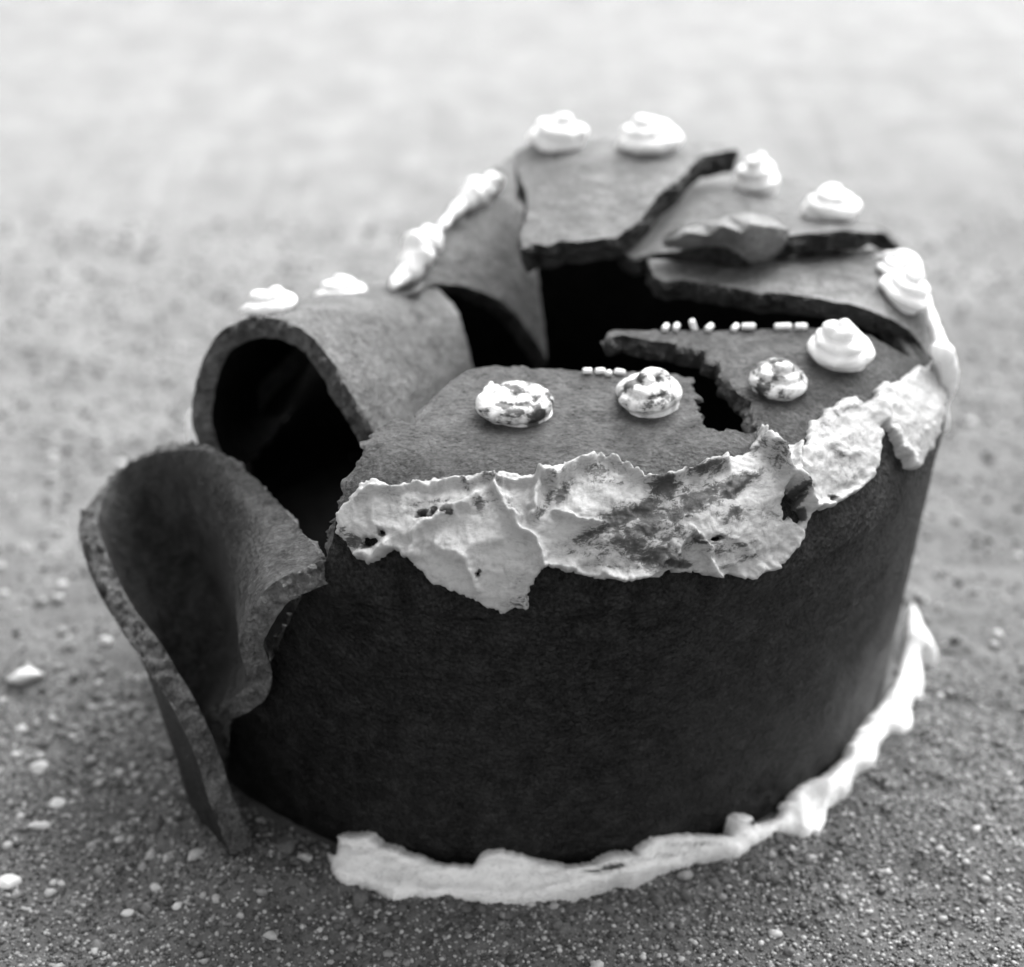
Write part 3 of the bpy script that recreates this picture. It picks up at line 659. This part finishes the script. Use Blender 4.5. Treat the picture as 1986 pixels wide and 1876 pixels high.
P, n = nz(fE, (1082, 278)); rosette(0, P, (0, 0.05, 1), .0290, .0145, 1.6, 9, 0, (1.05, .9))
P = at_y([(527, 604)], [.662])[0]; rosette(0, P, (0, 0.15, 1), .0235, .0105, 1.6, 10, 0, (1.05, .9))
P = at_y([(665, 578)], [.700])[0]; rosette(0, P, (0, 0.15, 1), .0235, .0100, 2.0, 11, 0, (1.05, .9))

# ------------------------------------------------------------------ loose wedge-shaped chip lying on the back petal
chip2 = [(1288,459,.1835),(1317,443,.186),(1360,434,.187),(1407,418,.189),(1455,413,.190),(1502,423,.189),(1530,446,.187),(1526,470,.182),(1505,494,.177),(1478,507,.175),(1455,507,.175),(1412,484,.179),(1374,472,.1815),(1298,467,.182)]
chip_in = [(1335,452,.1885),(1400,437,.1945),(1455,434,.1955),(1500,440,.1935),(1440,452,.192),(1375,457,.1885)]
cp = np.array(chip2 + chip_in, float); PC = at_z(cp[:, :2], cp[:, 2]); k = len(chip2)
r = geometry.delaunay_2d_cdt([Vector(v[:2]) for v in cp], [(i, (i + 1) % k) for i in range(k)], [list(range(k))], 1, 1e-6)
Tn = np.array(r[2]); nn = vnormals(PC, Tn)
if np.sum(nn[:, 2]) < 0: Tn = Tn[:, ::-1]
bot = PC[:k] + np.array([0, .007, -.006]); bc = len(PC)
Fc = [tuple(t) for t in Tn] + [(i, bc + i, bc + (i + 1) % k, (i + 1) % k) for i in range(k)] + [tuple(bc + i for i in range(k))]
org = PC.mean(0)
chip = mesh_obj('iron_chip', np.r_[PC, bot], Fc, [M_METAL, M_CHIP], None, False, [1] * len(Fc), origin=org)
bv = chip.modifiers.new('bevel', 'BEVEL'); bv.width = .0007; bv.segments = 2
props(chip, 'loose wedge-shaped grey iron chip lying on the torn back petals', 'metal fragment')

# ------------------------------------------------------------------ sprinkles
def capsule(L, r):
    V = []; F = []; prof = [(-L / 2 - r * .12, r * .6), (-L / 2 + r * .15, r * .93), (-L / 2 + r * .5, r), (L / 2 - r * .5, r), (L / 2 - r * .15, r * .93), (L / 2 + r * .12, r * .6)]
    for x, q in prof:
        for j in range(12): a = 2 * math.pi * j / 12; V.append((x, q * math.cos(a), q * math.sin(a)))
    for k in range(5):
        for j in range(12): a = k * 12 + j; b = k * 12 + (j + 1) % 12; F.append((a, a + 12, b + 12, b))
    F.append(tuple(range(12))); F.append(tuple(60 + j for j in range(12))[::-1])
    return V, F
ME = {}
def sprinkle(XY, L, w, rotz, tilt, P, lab, grp=None):
    key = (round(L, 4), round(w, 4))
    if key not in ME:
        V, F = capsule(L, w); me = bpy.data.meshes.new('sprinkle'); me.from_pydata(V, [], F); me.shade_smooth(); me.materials.append(M_ICE); ME[key] = me
    o = bpy.data.objects.new('sprinkle', ME[key]); COL.objects.link(o); o.location = tuple(P); o.rotation_euler = (0, tilt, rotz)
    return props(o, lab, 'sprinkle', grp)
BD = at_z
gB = 'white sprinkles in a row along the edge of the pointed front petal'
for (x, y, L, rz, tl, lab) in [(1291,636,.0040,1.2,0,'leftmost small sprinkle on the pointed petal edge'),(1312,635,.0038,1.3,0,'second small dim sprinkle from the left on the pointed petal'),(1345,633,.0055,.2,1.25,'upright leaning sprinkle on the pointed petal edge'),
   (1376,636,.0042,1.0,0,'round-looking dim sprinkle just right of the upright one'),(1426,636,.0040,1.1,0,'short sprinkle left-hand of the close pair mid petal edge'),(1452,634,.0052,0,0,'long sprinkle right-hand of the close pair mid petal edge'),(1519,634,.0066,.05,0,'longest sprinkle on the pointed petal edge'),(1554,634,.0046,0,0,'sprinkle nearest the tall clean white rosette')]:
    H, n = shell_depth(np.array([[x, y + 9]], float)); sprinkle(0, L, .0013, rz, tl, H[0] + n[0] * .0012 + np.array([0, .002, 0]), lab, gB)
gA = 'white sprinkles along the top edge of the front petal'
for (x, y, L, rz, lab) in [(1139,718,.0034,0,'flat dim sprinkle leftmost on the front petal top edge'),(1164,718,.0036,.1,'bright sprinkle beside the flat dim one on the front petal'),(1180,722,.0020,1.1,'tiny sprinkle between the two bright ones on the front petal'),(1202,720,.0038,-.3,'bright sprinkle nearest the sooty domed rosette')]:
    H, n = shell_depth(np.array([[x, y + 6]], float)); sprinkle(0, L, .0012, rz, 0, H[0] + n[0] * .0010, lab, gA)
P, n = nz(fC, (1535, 501)); sprinkle(0, .0030, .0015, .6, .5, P + np.array([0, 0, .002]), 'single sprinkle beside the loose iron chip')

# ------------------------------------------------------------------ ground
def axis(lo, hi, a, b, fine, coarse):
    v = list(np.arange(a, b, fine)); s = fine; x = a
    L = []
    while x > lo: s = min(s * 1.25, coarse); x -= s; L.append(x)
    x = v[-1]; s = fine; Rr = []
    while x < hi: s = min(s * 1.25, coarse); x += s; Rr.append(x)
    return np.array(L[::-1] + v + Rr)
gx = axis(-12, 12, -.36, .36, .0028, 1.5); gy = axis(-3, 24, .40, 1.0, .0028, 1.5)
XX, YY = np.meshgrid(gx, gy); G2 = np.c_[XX.ravel(), YY.ravel()]
def gz(Q):
    z = .0035 * fbm(Q, 18, 4, 3) + .0016 * fbm(Q, 120, 3, 5)
    r = np.hypot(Q[:, 0] - CX, Q[:, 1] - CY); near = np.exp(-((r - .185) / .035) ** 2)
    z = z + near * (.0020 + .004 * np.clip(fbm(Q, 45, 3, 11), 0, 1))
    # soil heap between flap tip and foot icing
    z = z + .012 * np.exp(-(((Q[:, 0] + .093) / .022) ** 2 + ((Q[:, 1] - .508) / .022) ** 2)) * (1 + .6 * fbm(Q, 120, 3, 2))
    z = z * np.exp(-(np.maximum(r - .5, 0) / .35) ** 2) - .003
    return np.where(np.abs(Q[:, 0]) > 3, 0, z)
zz = gz(G2); nxg = len(gx); i = (np.arange(len(gy) - 1)[:, None] * nxg + np.arange(nxg - 1)[None]).ravel()
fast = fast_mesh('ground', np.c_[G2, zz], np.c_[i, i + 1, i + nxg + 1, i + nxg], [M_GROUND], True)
props(fast, kind='structure')

ICO = None
def ico():
    t = (1 + 5 ** .5) / 2
    V = np.array([(-1, t, 0), (1, t, 0), (-1, -t, 0), (1, -t, 0), (0, -1, t), (0, 1, t), (0, -1, -t), (0, 1, -t), (t, 0, -1), (t, 0, 1), (-t, 0, -1), (-t, 0, 1)], float)
    F = np.array([(0, 11, 5), (0, 5, 1), (0, 1, 7), (0, 7, 10), (0, 10, 11), (1, 5, 9), (5, 11, 4), (11, 10, 2), (10, 7, 6), (7, 1, 8), (3, 9, 4), (3, 4, 2), (3, 2, 6), (3, 6, 8), (3, 8, 9), (4, 9, 5), (2, 4, 11), (6, 2, 10), (8, 6, 7), (9, 8, 1)])
    return V / np.linalg.norm(V[0]), F
def scatter(name, n, region, smin, smax, tone, kindmat, seed, smooth=True, power=2.5, dens=None):
    r = np.random.default_rng(seed); V0, F0 = ico()
    x = r.uniform(region[0], region[1], n); y = r.uniform(region[2], region[3], n)
    if dens is not None: k = r.random(n) < dens(x, y); x, y = x[k], y[k]
    rr = np.hypot(x - CX, y - CY); k = rr > .172; x, y = x[k], y[k]; n = len(x)
    s = smin + (smax - smin) * r.random(n) ** power
    z = gz(np.c_[x, y]) + s * .15
    J = 1 + r.normal(0, .16, (n, 12, 1)); sc = np.stack([r.uniform(.75, 1.3, n), r.uniform(.75, 1.3, n), r.uniform(.5, .9, n)], 1)
    a = r.uniform(0, 6.28, n); L = V0[None] * J * sc[:, None] * s[:, None, None] / 1.0
    ca, sa = np.cos(a)[:, None], np.sin(a)[:, None]
    X = L[..., 0] * ca - L[..., 1] * sa; Y = L[..., 0] * sa + L[..., 1] * ca
    W = np.stack([X + x[:, None], Y + y[:, None], L[..., 2] + z[:, None]], 2).reshape(-1, 3)
    T = (F0[None] + 12 * np.arange(n)[:, None, None]).reshape(-1, 3)
    tn = np.repeat(tone(r, n), 12)
    o = fast_mesh(name, W, T, [kindmat], smooth, {'tone': tn}); o['kind'] = 'stuff'; return o
scatter('sand_grains', 88000, (-.28, .31, .43, .68), .0003, .0011, lambda r, n: r.random(n) ** 2.2 * .95, M_GRAIN, 1, dens=lambda x, y: 1 - sstep(np.maximum(np.maximum(-x - .20, x - .23) / .08, np.maximum((y - .60) / .08, 0)), 0, 1))
scatter('gravel', 9000, (-.36, .40, .46, 1.15), .0008, .0026, lambda r, n: r.random(n) ** 2.4 * .85, M_GRAIN, 2, False, power=3)
scatter('gravel', 520, (-.40, -.10, .47, .95), .0012, .0030, lambda r, n: .25 + .6 * r.random(n), M_GRAIN, 3, False, power=2.5)

# pebbles one can point to
def pebble(X, Y, w, asp, flat, rot, lab, mt=M_PEB, seed=0, grp=None, tone=.8, name='pebble', ridges=0):
    V0, F0 = ico(); 
    import bmesh
    bm = bmesh.new(); bmesh.ops.create_icosphere(bm, subdivisions=3, radius=1); V = np.array([v.co[:] for v in bm.verts]); F = [[v.index for v in f.verts] for f in bm.faces]; bm.free()
    V = V * (1 + .36 * fbm(V + seed, 1.0, 4, seed))[:, None]
    rp = np.random.default_rng(seed + 3)
    for nn_ in rp.normal(size=(9, 3)):                                  # broken facets
        nn_ /= np.linalg.norm(nn_); V = V - np.maximum(V @ nn_ - rp.uniform(.55, .85), 0)[:, None] * nn_ * .9
    if ridges: V[:, 2] += .12 * np.sin(V[:, 0] * 9)
    g = at_z([(X, Y)], [.001])[0]; s = w * .74 / 2 / FL * np.linalg.norm(g - CP)
    V = V * np.array([s, s * asp, s * flat]); c, q = math.cos(rot), math.sin(rot)
    V = np.c_[V[:, 0] * c - V[:, 1] * q, V[:, 0] * q + V[:, 1] * c, V[:, 2]]
    g[2] = float(gz(np.array([g[:2]]))[0]) + s * flat * .45
    o = mesh_obj(name, V + g, F, [mt], None, True, attrs={'tone': np.full(len(V), tone)}, origin=g)
    return props(o, lab, 'pebble', grp)
pebble(383,1664,58,.62,.5,.5,'smooth pale oval pebble lying left of the flap tip',seed=1,tone=.45)
pebble(467,1657,60,.62,.5,.4,'pale pebble half hidden under the flap tip',seed=2,tone=.35)
pebble(205,1243,38,.9,.7,0,'bright round pebble alone on the left ground',seed=3,tone=1)
pebble(46,1305,90,.6,.45,.3,'large white stone at the left edge of the ground',seed=4,tone=1)
pebble(14,1697,62,1.1,.4,.8,'white flat stone at the lower left corner',seed=5,tone=1)
pebble(245,1755,34,.6,.5,.2,'small bright white stone in the lower left gravel',seed=6,tone=.9)
pebble(345,1752,34,.8,.5,.9,'white chipped stone below the smooth oval pebble',seed=7,tone=.9)
pebble(262,1950-20,60,.5,.4,.1,'white stone at the bottom edge of the photo',seed=8,tone=.8)
pebble(75,1590,60,.55,.4,.2,'flat pale stone nearest the left edge among the gravel',seed=9,tone=.8)
pebble(232,1615,30,.7,.5,.4,'grey-white pebble up left of the smooth oval pebble',seed=10,tone=.7)
pebble(590,1676,52,.55,.7,-.2,'small ridged stone beside the left end of the foot icing',M_PEBD,11,ridges=1,tone=.9)
pebble(1885,803,34,.8,.4,0,'blurred pale stone on the ground right of the shell',seed=12,tone=.8)
pebble(1330,1690,44,.7,.6,.3,'grey pebble against the foot icing at the front right',M_PEBD,13,tone=.5)
for k, (x, y, w, lab) in enumerate([(75,1478,56,'pale blurred stone below the large white stone at the left edge'),(110,1552,40,'small pale stone just right of the flat pale stone by the left edge'),(190,1508,26,'tiny pale stone between the left edge and the foot of the flap'),
   (115,1695,32,'angular pale stone right of the white corner stone'),(140,1420,26,'small blurred stone right of the large white left stone'),(255,1480,24,'small blurred stone closest to the curved outer face of the flap'),
   (180,1825,34,'pale stone in the sharp gravel near the bottom left'),(330,1590,18,'tiny pale stone left of the lower flap edge'),(300,1712,34,'dull stone between the oval pebble and the small bright stone'),(28,1445,34,'blurred white stone directly under the large white stone'),
   (235,890,44,'blurred pale stone on the ground above the flap top'),(120,1130,30,'faint blurred stone left of the flap near its widest point'),(620,1800,22,'little pale stone in the sharp grit below the left end of the foot icing')]):
    pebble(x, y, w, random.uniform(.6, .95), .45, random.uniform(0, 3), lab, seed=20 + k, tone=random.uniform(.2, .9))
for k, (x, y, w, lab) in enumerate([(1275,1735,54,'dark flat soil clod under the front foot icing'),(1180,1756,44,'smaller dark soil clod left of the flat one under the foot icing'),(700,1745,62,'dark soil lump under the left end of the foot icing'),(555,1665,60,'gritty soil lump between the flap tip and the ridged stone'),(300,1595,46,'dark clod in the blurred soil left of the flap foot')]):
    pebble(x, y, w, random.uniform(.6, .95), .6, random.uniform(0, 3), lab, M_GROUND, 50 + k, name='soil_clod')['category'] = 'soil clod'
scatter('soil_crumbs', 620, (-.13, .14, .48, .56), .0009, .0028, lambda r, n: r.random(n) * .3, M_GROUND, 6, dens=lambda x, y: np.exp(-((np.hypot(x - CX, y - CY) - .190) / .013) ** 2))
